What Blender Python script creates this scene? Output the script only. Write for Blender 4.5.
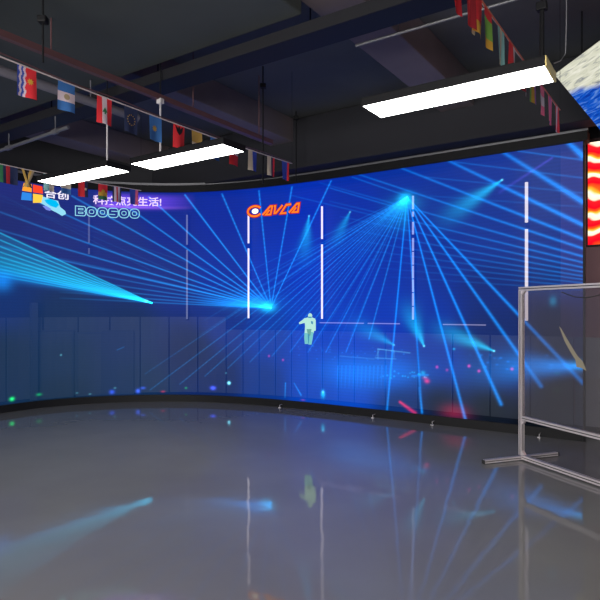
import bpy, bmesh, math, random
import numpy as np
from mathutils import Vector, Matrix
random.seed(7)
np.random.seed(7)
scn = bpy.context.scene
for o in list(bpy.data.objects):
    bpy.data.objects.remove(o)
C = scn.collection

# ------------------------------------------------------------------ camera, world, exposure
EYE = 1.5                       # eye height in metres, the floor is z = 0
F = 575.0                       # focal length in pixels of a 600 px frame
cam_d = bpy.data.cameras.new('camera')
cam_d.sensor_width = 36
cam_d.lens = F / 600 * 36
cam_d.shift_y = 10 / 600
cam = bpy.data.objects.new('camera', cam_d)
cam.location = (0, 0, EYE)
cam.rotation_euler = (math.pi / 2, 0, 0)
C.objects.link(cam)
scn.camera = cam
world = bpy.data.worlds.new('world')
scn.world = world
world.use_nodes = True
world.node_tree.nodes['Background'].inputs[0].default_value = (0.55, 0.6, 0.8, 1)
world.node_tree.nodes['Background'].inputs[1].default_value = 0.05
scn.view_settings.view_transform = 'Standard'
scn.view_settings.look = 'None'
scn.view_settings.gamma = 1
scn.view_settings.exposure = 0.0
scn.view_settings.use_curve_mapping = False
LAMP = 15.0                     # strength of the ceiling panels
FILL = 15.0                       # brightness of the fill window added behind the camera
TRANS = 0.47                    # how much light the LED film lets through

# room axes: DA runs along the straight screen (to the right and nearer), DB runs away from the camera
DA = Vector((0.828, -0.560, 0)).normalized()
DB = Vector((0.560, 0.828, 0)).normalized()
ROOM_ROT = math.atan2(DA.y, DA.x)
CEIL = 4.3


def lin(r, g, b):
    f = lambda c: (c / 255 / 12.92) if c <= 10.3 else ((c / 255 + 0.055) / 1.055) ** 2.4
    return (f(r), f(g), f(b))


# ------------------------------------------------------------------ materials
def mat(name, col, rough=0.6, metal=0.0, spec=0.5, bump=0.0, scale=20.0, vary=0.0, coat=0.0):
    m = bpy.data.materials.new(name)
    m.use_nodes = True
    nt = m.node_tree
    b = nt.nodes['Principled BSDF']
    b.inputs['Base Color'].default_value = (*col, 1)
    b.inputs['Roughness'].default_value = rough
    b.inputs['Metallic'].default_value = metal
    b.inputs['Specular IOR Level'].default_value = spec
    b.inputs['Coat Weight'].default_value = coat
    if vary or bump:
        tc = nt.nodes.new('ShaderNodeTexCoord')
        n = nt.nodes.new('ShaderNodeTexNoise')
        n.inputs['Scale'].default_value = scale
        n.inputs['Detail'].default_value = 5
        nt.links.new(tc.outputs['Object'], n.inputs['Vector'])
        if vary:
            r = nt.nodes.new('ShaderNodeValToRGB')
            r.color_ramp.elements[0].position = 0.3
            r.color_ramp.elements[1].position = 0.7
            r.color_ramp.elements[0].color = (*[c * (1 - vary) for c in col], 1)
            r.color_ramp.elements[1].color = (*[min(1, c * (1 + vary)) for c in col], 1)
            nt.links.new(n.outputs['Fac'], r.inputs['Fac'])
            nt.links.new(r.outputs['Color'], b.inputs['Base Color'])
        if bump:
            bp = nt.nodes.new('ShaderNodeBump')
            bp.inputs['Strength'].default_value = bump
            bp.inputs['Distance'].default_value = 0.01
            nt.links.new(n.outputs['Fac'], bp.inputs['Height'])
            nt.links.new(bp.outputs['Normal'], b.inputs['Normal'])
    return m


def glow(name, col, strength=1.0):
    m = bpy.data.materials.new(name)
    m.use_nodes = True
    nt = m.node_tree
    nt.nodes.remove(nt.nodes['Principled BSDF'])
    e = nt.nodes.new('ShaderNodeEmission')
    e.inputs['Color'].default_value = (*col, 1)
    e.inputs['Strength'].default_value = strength
    nt.links.new(e.outputs[0], nt.nodes['Material Output'].inputs['Surface'])
    return m


M = {}
M['ceiling'] = mat('dark ceiling paint', (0.085, 0.088, 0.092), 0.85, vary=0.12, scale=1.5)
M['beam'] = mat('dark beam paint', (0.055, 0.052, 0.062), 0.7, vary=0.12, scale=3)
M['black_beam'] = mat('near black beam paint', (0.024, 0.024, 0.03), 0.8, spec=0.2)
M['joist'] = mat('mauve grey joist paint', (0.15, 0.12, 0.13), 0.75, vary=0.1, scale=2)
M['upper_wall'] = mat('dark mauve wall paint', (0.030, 0.028, 0.036), 0.7, vary=0.08, scale=2)
M['panel'] = mat('grey wall panel', (0.125, 0.135, 0.145), 0.5, vary=0.06, scale=1.2)
M['panel_dark'] = mat('dark grey door leaf', (0.10, 0.115, 0.14), 0.5)
M['gap'] = mat('black gap', (0.01, 0.01, 0.012), 0.8)
M['black_metal'] = mat('black powder coat', (0.012, 0.012, 0.014), 0.5, spec=0.12)
M['dark_rail'] = mat('dark red brown rail', (0.12, 0.055, 0.06), 0.55)
M['grey_metal'] = mat('grey galvanised metal', (0.22, 0.22, 0.24), 0.45, 0.6)
M['alu'] = mat('brushed aluminium', (0.60, 0.54, 0.56), 0.38, 0.35, bump=0.05, scale=60)
M['alu_slot'] = mat('dark profile slot', (0.06, 0.055, 0.06), 0.5, 0.3)
M['white_metal'] = mat('off white metal', (0.55, 0.52, 0.54), 0.5)
M['cord'] = mat('white cord', (0.62, 0.52, 0.52), 0.8)
M['red_cord'] = mat('orange red cord', (0.6, 0.16, 0.10), 0.8)
M['cap'] = mat('yellow cream end cap', (0.95, 0.75, 0.28), 0.5)
M['chrome'] = mat('chrome', (0.8, 0.8, 0.82), 0.2, 1.0)
M['rubber'] = mat('black rubber', (0.02, 0.02, 0.02), 0.8)
M['lamp'] = glow('lamp diffuser', (1.0, 0.985, 0.93), LAMP)

# floor: grey epoxy with a thin glossy coat
fm = bpy.data.materials.new('grey epoxy floor')
fm.use_nodes = True
nt = fm.node_tree
b = nt.nodes['Principled BSDF']
b.inputs['Roughness'].default_value = 0.05
b.inputs['Specular IOR Level'].default_value = 0.5
tc = nt.nodes.new('ShaderNodeTexCoord')
n1 = nt.nodes.new('ShaderNodeTexNoise')
n1.inputs['Scale'].default_value = 0.9
n1.inputs['Detail'].default_value = 4
nt.links.new(tc.outputs['Object'], n1.inputs['Vector'])
r1 = nt.nodes.new('ShaderNodeValToRGB')
r1.color_ramp.elements[0].position = 0.3
r1.color_ramp.elements[1].position = 0.7
r1.color_ramp.elements[0].color = (0.190, 0.187, 0.182, 1)
r1.color_ramp.elements[1].color = (0.225, 0.221, 0.215, 1)
nt.links.new(n1.outputs['Fac'], r1.inputs['Fac'])
nt.links.new(r1.outputs['Color'], b.inputs['Base Color'])
n2 = nt.nodes.new('ShaderNodeTexNoise')
n2.inputs['Scale'].default_value = 2.2
n2.inputs['Detail'].default_value = 3
nt.links.new(tc.outputs['Object'], n2.inputs['Vector'])
bp = nt.nodes.new('ShaderNodeBump')
bp.inputs['Strength'].default_value = 0.10
bp.inputs['Distance'].default_value = 0.02
nt.links.new(n2.outputs['Fac'], bp.inputs['Height'])
nt.links.new(bp.outputs['Normal'], b.inputs['Normal'])
M['floor'] = fm


# ------------------------------------------------------------------ mesh helpers
def link(name, me, parent=None, mats=()):
    o = bpy.data.objects.new(name, me)
    C.objects.link(o)
    for m in mats:
        me.materials.append(m)
    if parent:
        o.parent = parent
    return o


def obj(name, bm, mats, parent=None, smooth=False):
    me = bpy.data.meshes.new(name)
    bmesh.ops.recalc_face_normals(bm, faces=bm.faces)
    if smooth:
        for f in bm.faces:
            f.smooth = True
    bm.to_mesh(me)
    bm.free()
    if not isinstance(mats, (list, tuple)):
        mats = [mats]
    return link(name, me, parent, mats)


def thing(name, label, cat, loc=(0, 0, 0), rotz=0.0, group=None):
    o = bpy.data.objects.new(name, None)
    o.empty_display_size = 0.2
    C.objects.link(o)
    o.location = loc
    o.rotation_euler = (0, 0, rotz)
    return tag(o, label, cat, group)


def tag(o, label, cat, group=None):
    o['label'] = label
    o['category'] = cat
    if group:
        o['group'] = group
    return o


def structure(o):
    o['kind'] = 'structure'
    return o


def box(bm, c, s, mi=0, bev=0.0, rot=None):
    r = bmesh.ops.create_cube(bm, size=1)
    vs = r['verts']
    mtx = Matrix.Translation(c) @ (rot if rot else Matrix.Identity(4)) @ Matrix.Diagonal((*s, 1))
    bmesh.ops.transform(bm, matrix=mtx, verts=vs)
    fs = {f for v in vs for f in v.link_faces}
    for f in fs:
        f.material_index = mi
    if bev:
        es = {e for v in vs for e in v.link_edges}
        bmesh.ops.bevel(bm, geom=list(es), offset=bev, segments=2, affect='EDGES', profile=0.5)


def cyl(bm, a, b_, r, seg=10, mi=0, r2=None):
    a, b_ = Vector(a), Vector(b_)
    d = b_ - a
    q = d.to_track_quat('Z', 'Y').to_matrix().to_4x4()
    res = bmesh.ops.create_cone(bm, cap_ends=True, segments=seg, radius1=r, radius2=r if r2 is None else r2, depth=d.length)
    bmesh.ops.transform(bm, matrix=Matrix.Translation((a + b_) / 2) @ q, verts=res['verts'])
    for f in {f for v in res['verts'] for f in v.link_faces}:
        f.material_index = mi


def tube(bm, pts, r, seg=8, mi=0):
    pts = [Vector(p) for p in pts]
    rings = []
    for i, p in enumerate(pts):
        t = (pts[min(i + 1, len(pts) - 1)] - pts[max(i - 1, 0)]).normalized()
        up = Vector((0, 0, 1)) if abs(t.z) < 0.95 else Vector((1, 0, 0))
        x = t.cross(up).normalized()
        y = t.cross(x).normalized()
        rings.append([bm.verts.new(p + r * (math.cos(k * 2 * math.pi / seg) * x + math.sin(k * 2 * math.pi / seg) * y)) for k in range(seg)])
    for a, b_ in zip(rings, rings[1:]):
        for k in range(seg):
            f = bm.faces.new((a[k], a[(k + 1) % seg], b_[(k + 1) % seg], b_[k]))
            f.material_index = mi
    for rg in (rings[0], rings[-1]):
        bm.faces.new(rg).material_index = mi


# ------------------------------------------------------------------ the curve the screen stands on
KEY = [(-5.27, 7.04), (-4.83, 7.70), (-4.37, 8.37), (-3.89, 8.92), (-3.23, 9.27), (-2.46, 9.44), (-1.65, 9.42),
       (-0.80, 9.16), (-0.02, 8.76), (0.72, 8.29), (1.78, 7.57), (2.67, 6.965), (3.24, 6.58)]


def resample(key, step):
    P = [Vector((*k, 0)) for k in key]
    P = [2 * P[0] - P[1]] + P + [2 * P[-1] - P[-2]]
    dense = []
    for i in range(1, len(P) - 2):
        for k in range(60):
            t = k / 60
            p0, p1, p2, p3 = P[i - 1:i + 3]
            dense.append(0.5 * ((2 * p1) + (p2 - p0) * t + (2 * p0 - 5 * p1 + 4 * p2 - p3) * t * t + (3 * p1 - p0 - 3 * p2 + p3) * t ** 3))
    dense.append(P[-2])
    acc = [0]
    for a, b_ in zip(dense, dense[1:]):
        acc.append(acc[-1] + (b_ - a).length)
    n = round(acc[-1] / step)
    ss = np.linspace(0, acc[-1], n + 1)
    xs = np.interp(ss, acc, [p.x for p in dense])
    ys = np.interp(ss, acc, [p.y for p in dense])
    return ss, xs, ys


SS, SX, SY = resample(KEY, 0.01)
LEN = SS[-1]
TX, TY = np.gradient(SX, SS), np.gradient(SY, SS)
kern = np.ones(41) / 41
TX = np.convolve(np.pad(TX, 20, mode='edge'), kern, 'valid')
TY = np.convolve(np.pad(TY, 20, mode='edge'), kern, 'valid')
tl = np.hypot(TX, TY)
TX, TY = TX / tl, TY / tl
ZB, ZT = 0.11, 3.43             # lower and upper edge of the screen


def onscreen(s, z, off=0.0):
    """point at arc length s and height z; off > 0 is towards the room, off < 0 behind"""
    if s < 0:
        x, y, tx, ty = SX[0] + s * TX[0], SY[0] + s * TY[0], TX[0], TY[0]
    elif s > LEN:
        x, y, tx, ty = SX[-1] + (s - LEN) * TX[-1], SY[-1] + (s - LEN) * TY[-1], TX[-1], TY[-1]
    else:
        x, y, tx, ty = (np.interp(s, SS, a) for a in (SX, SY, TX, TY))
    return Vector((x + ty * off, y - tx * off, z))


def surf(px, py, off=0.0):
    """where a sight line of the photo meets the screen (or a shell parallel to it): arc length, height"""
    s_ext = np.concatenate([[-1.5], SS, [LEN + 4]])
    pts = None
    key = round(off, 3)
    if key not in _cache:
        P = [onscreen(s, 0, off) for s in s_ext[::1]]
        _cache[key] = (np.array([p.x for p in P]), np.array([p.y for p in P]))
    X, Y = _cache[key]
    tx = (px - 300) / F
    g = X / Y - tx
    i = np.where((g[:-1] <= 0) & (g[1:] > 0))[0]
    if len(i) == 0:
        return (LEN + 0.3, EYE) if tx > 0 else (-0.3, EYE)
    i = i[-1]
    t = -g[i] / (g[i + 1] - g[i])
    s = s_ext[i] + t * (s_ext[i + 1] - s_ext[i])
    yy = Y[i] + t * (Y[i + 1] - Y[i])
    return s, EYE + (310 - py) / F * yy


_cache = {}


def strip(bm, s0, s1, z0, z1, off0, off1, step=0.1, mi=0):
    """a bar of rectangular section that follows the curve"""
    n = max(1, int(round((s1 - s0) / step)))
    rings = []
    for k in range(n + 1):
        s = s0 + (s1 - s0) * k / n
        rings.append([bm.verts.new(onscreen(s, z, o)) for z, o in ((z0, off0), (z1, off0), (z1, off1), (z0, off1))])
    for a, c in zip(rings, rings[1:]):
        for k in range(4):
            bm.faces.new((a[k], a[(k + 1) % 4], c[(k + 1) % 4], c[k])).material_index = mi
    bm.faces.new(rings[0]).material_index = mi
    bm.faces.new(list(reversed(rings[-1]))).material_index = mi


def at(px, py, z):
    """point of height z on a sight line of the photo"""
    Y = F * (z - EYE) / (310 - py)
    return Vector(((px - 300) / F * Y, Y, z))


# ------------------------------------------------------------------ room shell
def rq(p, q, z):
    return DA * p + DB * q + Vector((0, 0, z))


P0, P1, Q0, Q1 = -10.2, 6.5, -5.0, 8.9
bm = bmesh.new()
box(bm, rq((P0 + P1) / 2, (Q0 + Q1) / 2, -0.05), (P1 - P0, Q1 - Q0, 0.1), rot=Matrix.Rotation(ROOM_ROT, 4, 'Z'))
structure(obj('floor', bm, M['floor']))
bm = bmesh.new()
box(bm, rq((P0 + P1) / 2, (Q0 + Q1) / 2, CEIL + 0.1), (P1 - P0, Q1 - Q0, 0.2), rot=Matrix.Rotation(ROOM_ROT, 4, 'Z'))
structure(obj('ceiling', bm, M['ceiling']))

WOFF = -0.66                    # the wall runs this far behind the screen
bm = bmesh.new()
strip(bm, -4.0, LEN - 0.35, 0.0, 3.62, WOFF, WOFF - 0.15, mi=0)
strip(bm, LEN - 0.35, LEN + 3.3, 0.0, 3.62, WOFF, WOFF - 0.15, mi=4)  # maroon here is the LED panel's red glow painted into the wall
strip(bm, -4.0, LEN + 3.3, 3.62, CEIL, WOFF, WOFF - 0.15, mi=3)
# grey panel cladding on the lower wall, one board after another with open joints
s_split = surf(205, 340, WOFF)[0]
s = -3.9
edges = []
while s < LEN + 3.2:
    w = 0.42 if s < s_split else (0.27 if s < surf(345, 340, WOFF)[0] else 0.52)
    h = 1.38 if s < s_split else 1.16
    strip(bm, s, min(s + w - 0.016, LEN + 3.25), 0.06, h, WOFF + 0.03, WOFF + 0.001, step=0.15, mi=1)
    s += w
strip(bm, -3.9, LEN + 3.2, 0.0, 0.06, WOFF + 0.02, WOFF + 0.001, mi=2)
structure(obj('wall_back', bm, [M['upper_wall'], M['panel'], M['gap'], mat('black paint above the screen', (0.020, 0.020, 0.026), 0.8), mat('wall paint with red glow tinted in', (0.16, 0.075, 0.085), 0.7)]))
bm = bmesh.new()
box(bm, rq(P1, (Q0 + Q1) / 2, CEIL / 2), (0.15, Q1 - Q0, CEIL - 0.004), rot=Matrix.Rotation(ROOM_ROT, 4, 'Z'))
structure(obj('wall_right', bm, M['upper_wall']))
bm = bmesh.new()
box(bm, rq((P0 + P1) / 2, Q0, CEIL / 2), (P1 - P0, 0.15, CEIL - 0.004), rot=Matrix.Rotation(ROOM_ROT, 4, 'Z'))
structure(obj('wall_front', bm, M['upper_wall']))
bm = bmesh.new()
box(bm, rq(P0, (Q0 + Q1) / 2, CEIL / 2), (0.15, Q1 - Q0, CEIL - 0.004), rot=Matrix.Rotation(ROOM_ROT, 4, 'Z'))
structure(obj('wall_left', bm, M['upper_wall']))

# doors in the panelled wall behind the left part of the screen
for k, (x0, x1, ytop, dark) in enumerate([(38, 71, 332, False), (78, 101, 334, False), (104, 132, 332, True)]):
    s0, zt = surf(x0, ytop, WOFF)
    s1, _ = surf(x1, ytop, WOFF)
    bm = bmesh.new()
    strip(bm, s0, s1, 0.02, zt, WOFF + 0.055, WOFF + 0.032, mi=0)
    d = structure(obj('door_%d' % (k + 1), bm, M['panel_dark'] if dark else M['panel']))
    bm = bmesh.new()
    for (a, c, e, f) in ((s0 - 0.03, s0, 0.0, zt + 0.03), (s1, s1 + 0.03, 0.0, zt + 0.03), (s0, s1, zt, zt + 0.03)):
        strip(bm, a, c, e, f, WOFF + 0.06, WOFF + 0.032)
    structure(obj('door_frame', bm, M['panel_dark'], d))
# a dark pilaster on the left wall
bm = bmesh.new()
s0 = surf(29, 330, WOFF)[0]
s1 = surf(36, 330, WOFF)[0]
strip(bm, s0, s1, 0.0, 1.62, WOFF + 0.12, WOFF + 0.031)
structure(obj('trim_1', bm, M['panel_dark']))
# bright rail on top of the panels behind the middle of the screen
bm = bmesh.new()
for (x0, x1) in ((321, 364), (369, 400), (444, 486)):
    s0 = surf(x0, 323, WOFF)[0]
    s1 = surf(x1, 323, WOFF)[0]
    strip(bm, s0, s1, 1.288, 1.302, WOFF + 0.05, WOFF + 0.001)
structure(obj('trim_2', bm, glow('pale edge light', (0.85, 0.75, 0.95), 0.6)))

# beams under the ceiling
beam_rot = Matrix.Rotation(ROOM_ROT, 4, 'Z')
n = 2
for q, z, w, h in ((7.05, 3.92, 0.30, 0.72), (1.6, 4.0, 0.4, 0.6)):
    n += 1
    bm = bmesh.new()
    box(bm, rq(-1.8, q, z), (15.5, w, h), rot=beam_rot, bev=0.01)
    structure(obj('trim_%d' % n, bm, M['black_beam']))
for p in (-7.6, -5.0, -2.35, 0.3, 2.9, 5.4):
    n += 1
    bm = bmesh.new()
    box(bm, rq(p, 5.6 if p < -2 else 1.9, 4.13), (0.42, 5.0 if p < -2 else 12.5, 0.34), rot=beam_rot, bev=0.01)
    structure(obj('trim_%d' % n, bm, M['joist']))

# broad flat duct over the left half of the room
bm = bmesh.new()
box(bm, rq(-6.1, 1.55, 4.03), (7.1, 4.5, 0.36), rot=beam_rot, bev=0.015)
structure(obj('trim_%d' % (n + 1), bm, mat('dark duct paint', (0.055, 0.062, 0.062), 0.75, vary=0.1, scale=1.0)))

# long unseen window added behind the camera to fill the room with light
wc = rq(-1.5, Q0 + 0.10, 1.9)
bm = bmesh.new()
for k in range(7):
    box(bm, rq(-6.0 + k * 1.5, Q0 + 0.11, 1.9), (0.06, 0.06, 2.4), rot=beam_rot)
for z in (0.7, 3.1):
    box(bm, rq(-1.5, Q0 + 0.11, z), (9.06, 0.06, 0.06), rot=beam_rot)
w = structure(obj('added_window_1', bm, M['grey_metal']))
bm = bmesh.new()
box(bm, rq(-1.5, Q0 + 0.09, 1.9), (9.0, 0.01, 2.35), rot=beam_rot)
structure(obj('added_window_pane', bm, glow('added window fill light', (1.0, 0.975, 0.93), FILL), w))

# ------------------------------------------------------------------ the curved LED screen
screen = thing('led_screen', 'huge curved see-through LED screen showing blue laser beams', 'screen', (0, 0, 0))
NS, NZ = len(SS), int(round((ZT - ZB) / 0.01)) + 1
ZZ = np.linspace(ZB, ZT, NZ)
img = np.zeros((NS, NZ, 3))
SG, ZG = SS[:, None], ZZ[None, :]

# background colours of the film, by place, room reflections painted in
fieldpts = [
    (5, 185, 38, 44, 120), (5, 215, 36, 44, 112), (50, 240, 36, 46, 120), (100, 215, 32, 46, 130), (120, 250, 30, 46, 125),
    (5, 300, 22, 50, 110), (60, 320, 26, 50, 92), (60, 360, 20, 48, 82), (60, 395, 16, 44, 72), (5, 360, 20, 46, 78), (130, 330, 22, 46, 92),
    (140, 385, 18, 46, 84), (190, 350, 16, 36, 85), (170, 280, 28, 48, 130), (170, 220, 16, 40, 140), (220, 215, 10, 42, 155),
    (220, 270, 16, 48, 155), (225, 320, 20, 50, 135), (220, 380, 12, 38, 95), (270, 215, 6, 42, 168), (270, 270, 6, 48, 180),
    (270, 335, 10, 55, 165), (265, 385, 10, 48, 135), (310, 215, 4, 42, 180), (310, 270, 2, 48, 190), (310, 335, 4, 60, 195),
    (310, 385, 6, 62, 185), (350, 200, 8, 42, 165), (350, 270, 2, 46, 180), (350, 335, 2, 58, 195), (350, 390, 6, 66, 195),
    (400, 180, 14, 44, 155), (400, 250, 6, 44, 165), (390, 320, 4, 50, 180), (390, 370, 8, 62, 185), (400, 405, 18, 44, 110),
    (440, 200, 22, 46, 150), (440, 260, 14, 42, 145), (430, 320, 8, 46, 160), (440, 360, 12, 52, 160), (440, 405, 22, 26, 50),
    (490, 170, 38, 50, 150), (490, 230, 30, 48, 145), (490, 290, 20, 38, 120), (490, 330, 20, 36, 105), (500, 365, 16, 40, 115),
    (490, 410, 18, 18, 28), (550, 160, 66, 58, 140), (560, 200, 66, 58, 140), (560, 240, 46, 50, 138), (560, 285, 26, 44, 120),
    (555, 320, 20, 26, 62), (560, 350, 14, 22, 56), (560, 400, 10, 12, 22), (530, 425, 8, 9, 14)]
num = np.zeros_like(img)
den = np.zeros((NS, NZ, 1))
for (px, py, r, g, b_) in fieldpts:
    s0, z0 = surf(px, py)
    w = 1.0 / (((SG - s0) ** 2 + (ZG - z0) ** 2) + 0.04) ** 2
    num += w[..., None] * np.array(lin(r * .8 if px < 240 else r * .6, g * (0.92 if px < 240 else 1.03), b_ * .95))
    den += w[..., None]
img += num / den * 1.12


BW = 0.64


def beam(x0, y0, x1, y1, col, w0=1.0, w1=1.0, i0=1.0, i1=1.0, dash=0.0, nseg=10):
    """a laser beam shown on the screen between two sighted points; widths in centimetres"""
    P = []
    for k in range(nseg + 1):
        t = k / nseg
        P.append((*surf(x0 + (x1 - x0) * t, y0 + (y1 - y0) * t), t))
    w0, w1 = w0 * BW, w1 * (BW if w1 < 4.2 else 1)
    wm = max(w0, w1) * 0.01
    m = wm * 3
    sa, sb = min(p[0] for p in P) - m, max(p[0] for p in P) + m
    za, zb = min(p[1] for p in P) - m, max(p[1] for p in P) + m
    i_0, i_1 = np.searchsorted(SS, sa), np.searchsorted(SS, sb)
    j_0, j_1 = np.searchsorted(ZZ, za), np.searchsorted(ZZ, zb)
    if i_1 <= i_0 or j_1 <= j_0:
        return
    acc = np.zeros((i_1 - i_0, j_1 - j_0))
    for (a, b_) in zip(P, P[1:]):
        sl, sr = min(a[0], b_[0]) - m, max(a[0], b_[0]) + m
        zl, zr = min(a[1], b_[1]) - m, max(a[1], b_[1]) + m
        u0, u1 = max(i_0, np.searchsorted(SS, sl)), min(i_1, np.searchsorted(SS, sr))
        v0, v1 = max(j_0, np.searchsorted(ZZ, zl)), min(j_1, np.searchsorted(ZZ, zr))
        if u1 <= u0 or v1 <= v0:
            continue
        S_, Z_ = SS[u0:u1, None], ZZ[None, v0:v1]
        ds, dz = b_[0] - a[0], b_[1] - a[1]
        L2 = ds * ds + dz * dz + 1e-12
        t = np.clip(((S_ - a[0]) * ds + (Z_ - a[1]) * dz) / L2, 0, 1)
        d2 = (S_ - a[0] - t * ds) ** 2 + (Z_ - a[1] - t * dz) ** 2
        T = a[2] + (b_[2] - a[2]) * t
        w = 0.01 * (w0 + (w1 - w0) * T)
        v = np.exp(-d2 / (w * w)) * (i0 + (i1 - i0) * T)
        if dash:
            v = v * (1 - dash * (0.5 + 0.5 * np.sin(T * math.hypot(P[-1][0] - P[0][0], P[-1][1] - P[0][1]) * 2 * math.pi / 0.07)))
        sub = acc[u0 - i_0:u1 - i_0, v0 - j_0:v1 - j_0]
        np.maximum(sub, v, out=sub)
    img[i_0:i_1, j_0:j_1] += acc[..., None] * np.array(col)


def blob(px, py, col, rx, rz=None, k=1.0, p=1.0):
    s0, z0 = surf(px, py)
    rz = rz or rx
    if rx < 8:
        rx, rz = rx * .62, rz * .62
    d = ((SG - s0) / (rx * 0.01)) ** 2 + ((ZG - z0) / (rz * 0.01)) ** 2
    img[...] += (k * np.exp(-d ** p))[..., None] * np.array(col)


BLUE = np.array(lin(4, 135, 238))
PALE = np.array(lin(25, 148, 238))
CYAN = np.array(lin(20, 190, 235))
ICE = np.array(lin(120, 225, 250))

# fan that springs from the foot of the second light tube and opens upwards
A = (271, 308)
for (x, y, i) in ((331, 181, .95), (292, 187, .95), (259, 191, .95), (222, 194, 1.0), (185, 195, 1.0), (149, 197, .8), (112, 196, .6),
                  (72, 196, .5), (25, 196, .35), (0, 212, .28), (0, 230, .24), (0, 246, .2)):
    beam(*A, x, y, PALE, 1.1, 2.0, 1.1, i * 0.8, dash=0.35 if x > 215 else 0)
for y in (258, 268, 277, 285, 292, 298):
    beam(*A, 60, y, PALE, 1.1, 1.6, 0.8, 0.05)
blob(268, 307, CYAN, 12, 7, 1.4)
blob(252, 302, BLUE, 40, 12, .6)
for y in (296, 300, 303):
    beam(*A, 195, y, BLUE, 1.5, 5, 0.7, 0.0)

# fan from the hub right of the middle, opening downwards
B = (407, 197)
for (x, y, w, i) in ((387, 410, 2.2, .8), (422, 414, 2.4, .4), (466, 422, 3.0, .85), (501, 404, 3.4, .9), (541, 386, 3.6, .75), (583, 383, 3.6, .7)):
    beam(*B, x, y, BLUE, 1.0, w, 1.2, i)
for k, (x, y) in enumerate([(369, 339), (346, 352), (326, 352), (308, 352), (290, 352), (272, 356), (250, 362), (228, 368), (205, 376),
                            (180, 384), (150, 390), (145, 374), (200, 335), (205, 320), (215, 306)]):
    fade = [.75, .7, .6, .5, .45, .4, .34, .3, .3, .28, .26, .15, .10, .08, .05][k]
    beam(*B, x, y, PALE, 0.9, 1.5, 0.6, fade * 0.85, dash=0.35)
for k in range(14):                       # the fainter rays between the strong ones
    a = math.radians(22 + k * 3.3)
    r = 150 + k * 6
    beam(*B, B[0] - math.sin(a) * r, B[1] + math.cos(a) * r, PALE, 0.8, 1.2, 0.3, 0.08)
blob(405, 199, CYAN, 9, 7, 1.3)
blob(404, 205, CYAN, 22, 12, .3)
for x, y in ((385, 232), (395, 236), (404, 238), (375, 226)):
    beam(*B, x, y, CYAN, 1.5, 6, .55, .0)

# fan from beyond the right edge
D = (742, 301)
for k, (y, w, i, xe) in enumerate([(156, 4.0, 1.1, 560), (202, 3.6, 1.0, 490), (225, 2.8, .95, 430), (239, 2.2, .8, 385), (248.5, 1.8, .7, 340), (256.5, 1.6, .65, 320),
                                   (262.5, 1.3, .6, 330), (267.5, 1.2, .55, 340), (272, 1.1, .5, 350), (276, 1.1, .45, 350), (279.5, 1.0, .4, 360),
                                   (283, 1.0, .36, 370), (286.5, 1.0, .3, 380), (290, 1.0, .22, 390)]):
    sl = (D[1] - y) / (D[0] - 583)
    ye = D[1] - sl * (D[0] - xe)
    beam(583, y, xe, ye, BLUE, w * 1.25, max(1.2, w * .8), i * 1.15, i * (0.5 if k < 5 else 0.22))
for (x0, y0, x1, y1, i) in ((455, 162, 583, 178, .3), (518, 151, 583, 160, .45), (425, 177, 583, 193, .22), (430, 196, 583, 207, .15),
                            (330, 188, 405, 210, .35), (290, 195, 400, 222, .2), (352, 177, 407, 196, .35)):
    beam(x0, y0, x1, y1, BLUE, 1.2, 1.5, i, i)

# cyan bundle at the left
E = (152, 303)
for k, y in enumerate((233, 240, 246.5, 252, 257, 261.5, 265.5, 269, 272.5, 276)):
    beam(*E, 0, y, CYAN, 0.9, 1.6, 1.0, .62 - k * .042)
for k, y in enumerate((236, 243, 249, 255, 259, 264, 268, 271)):
    beam(*E, 0, y, CYAN, 0.8, 4.5, .32, .11)
beam(*E, 0, 262, CYAN, 1, 16, .35, .12)
beam(*E, 0, 274, BLUE, 1, 9, .4, .35)
blob(2, 282, BLUE, 14, 12, .7)
blob(146, 301, ICE, 5, 3, .9)
for x in (60, 100, 40):
    beam(0, 190 + x * .1, 110 + x, 270, PALE, 1, 1, .03, .10)

# small lamp heads with their cones
def head(x, y, x2, y2, w, i=1.0, c=CYAN):
    for t in (-1, 0, 1):
        beam(x, y, x2 + t * w * .3, y2, c, 1.0, w, i * .32, 0)
    blob(x, y, ICE, 2.2, 1.8, i * 1.0)
head(309, 216, 303, 262, 14, .9)
head(350, 212, 333, 246, 12, .6)
head(502, 180, 440, 222, 16, 1.0)
head(446, 207, 430, 216, 5, .0)
beam(552, 158, 500, 192, np.array(lin(80, 70, 200)), 2, 3, .5, .2)
head(394, 345, 352, 322, 16, .6)
head(424, 346, 406, 304, 15, 1.2)
head(494, 351, 432, 326, 15, 1.1)
head(586, 367, 500, 362, 18, 1.4, BLUE)
beam(583, 367, 470, 372, BLUE, 8, 22, .7, .12)
blob(580, 365, CYAN, 10, 5, .5)
blob(565, 282, CYAN, 6, 14, .0)
blob(553, 301, CYAN, 6, 9, .45)

# stage rig, haze and small lights low on the screen
blob(355, 372, BLUE, 55, 22, .45)
blob(400, 372, BLUE, 45, 18, .25)
for x in range(338, 388, 4):
    beam(x, 366, x - 1, 388, PALE, 1.2, 1.2, .35, .1)
for (x0, y0, x1, y1, i) in ((378, 349, 410, 353, .9), (378, 349, 378, 358, .7), (386, 350, 386, 358, .5), (394, 351, 394, 358, .5), (376, 358, 396, 359, .6),
                            (340, 356, 374, 359, .35), (380, 349, 375, 358, .3)):
    beam(x0, y0, x1, y1, ICE, 1.0, 1.0, i * .45, i * .35)
random.seed(3)
for k in range(26):
    blob(380 + random.random() * 48, 371 + random.random() * 7, CYAN, 1.8, 1.4, random.random() * .8)
for k in range(40):
    x = 296 + random.random() * 110
    blob(x, 346 + random.random() * 16, PALE, 2.0, 1.2, random.random() * .45)
for k in range(22):
    blob(470 + random.random() * 90, 354 + random.random() * 16, BLUE, 3, 2, random.random() * .5)
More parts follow.
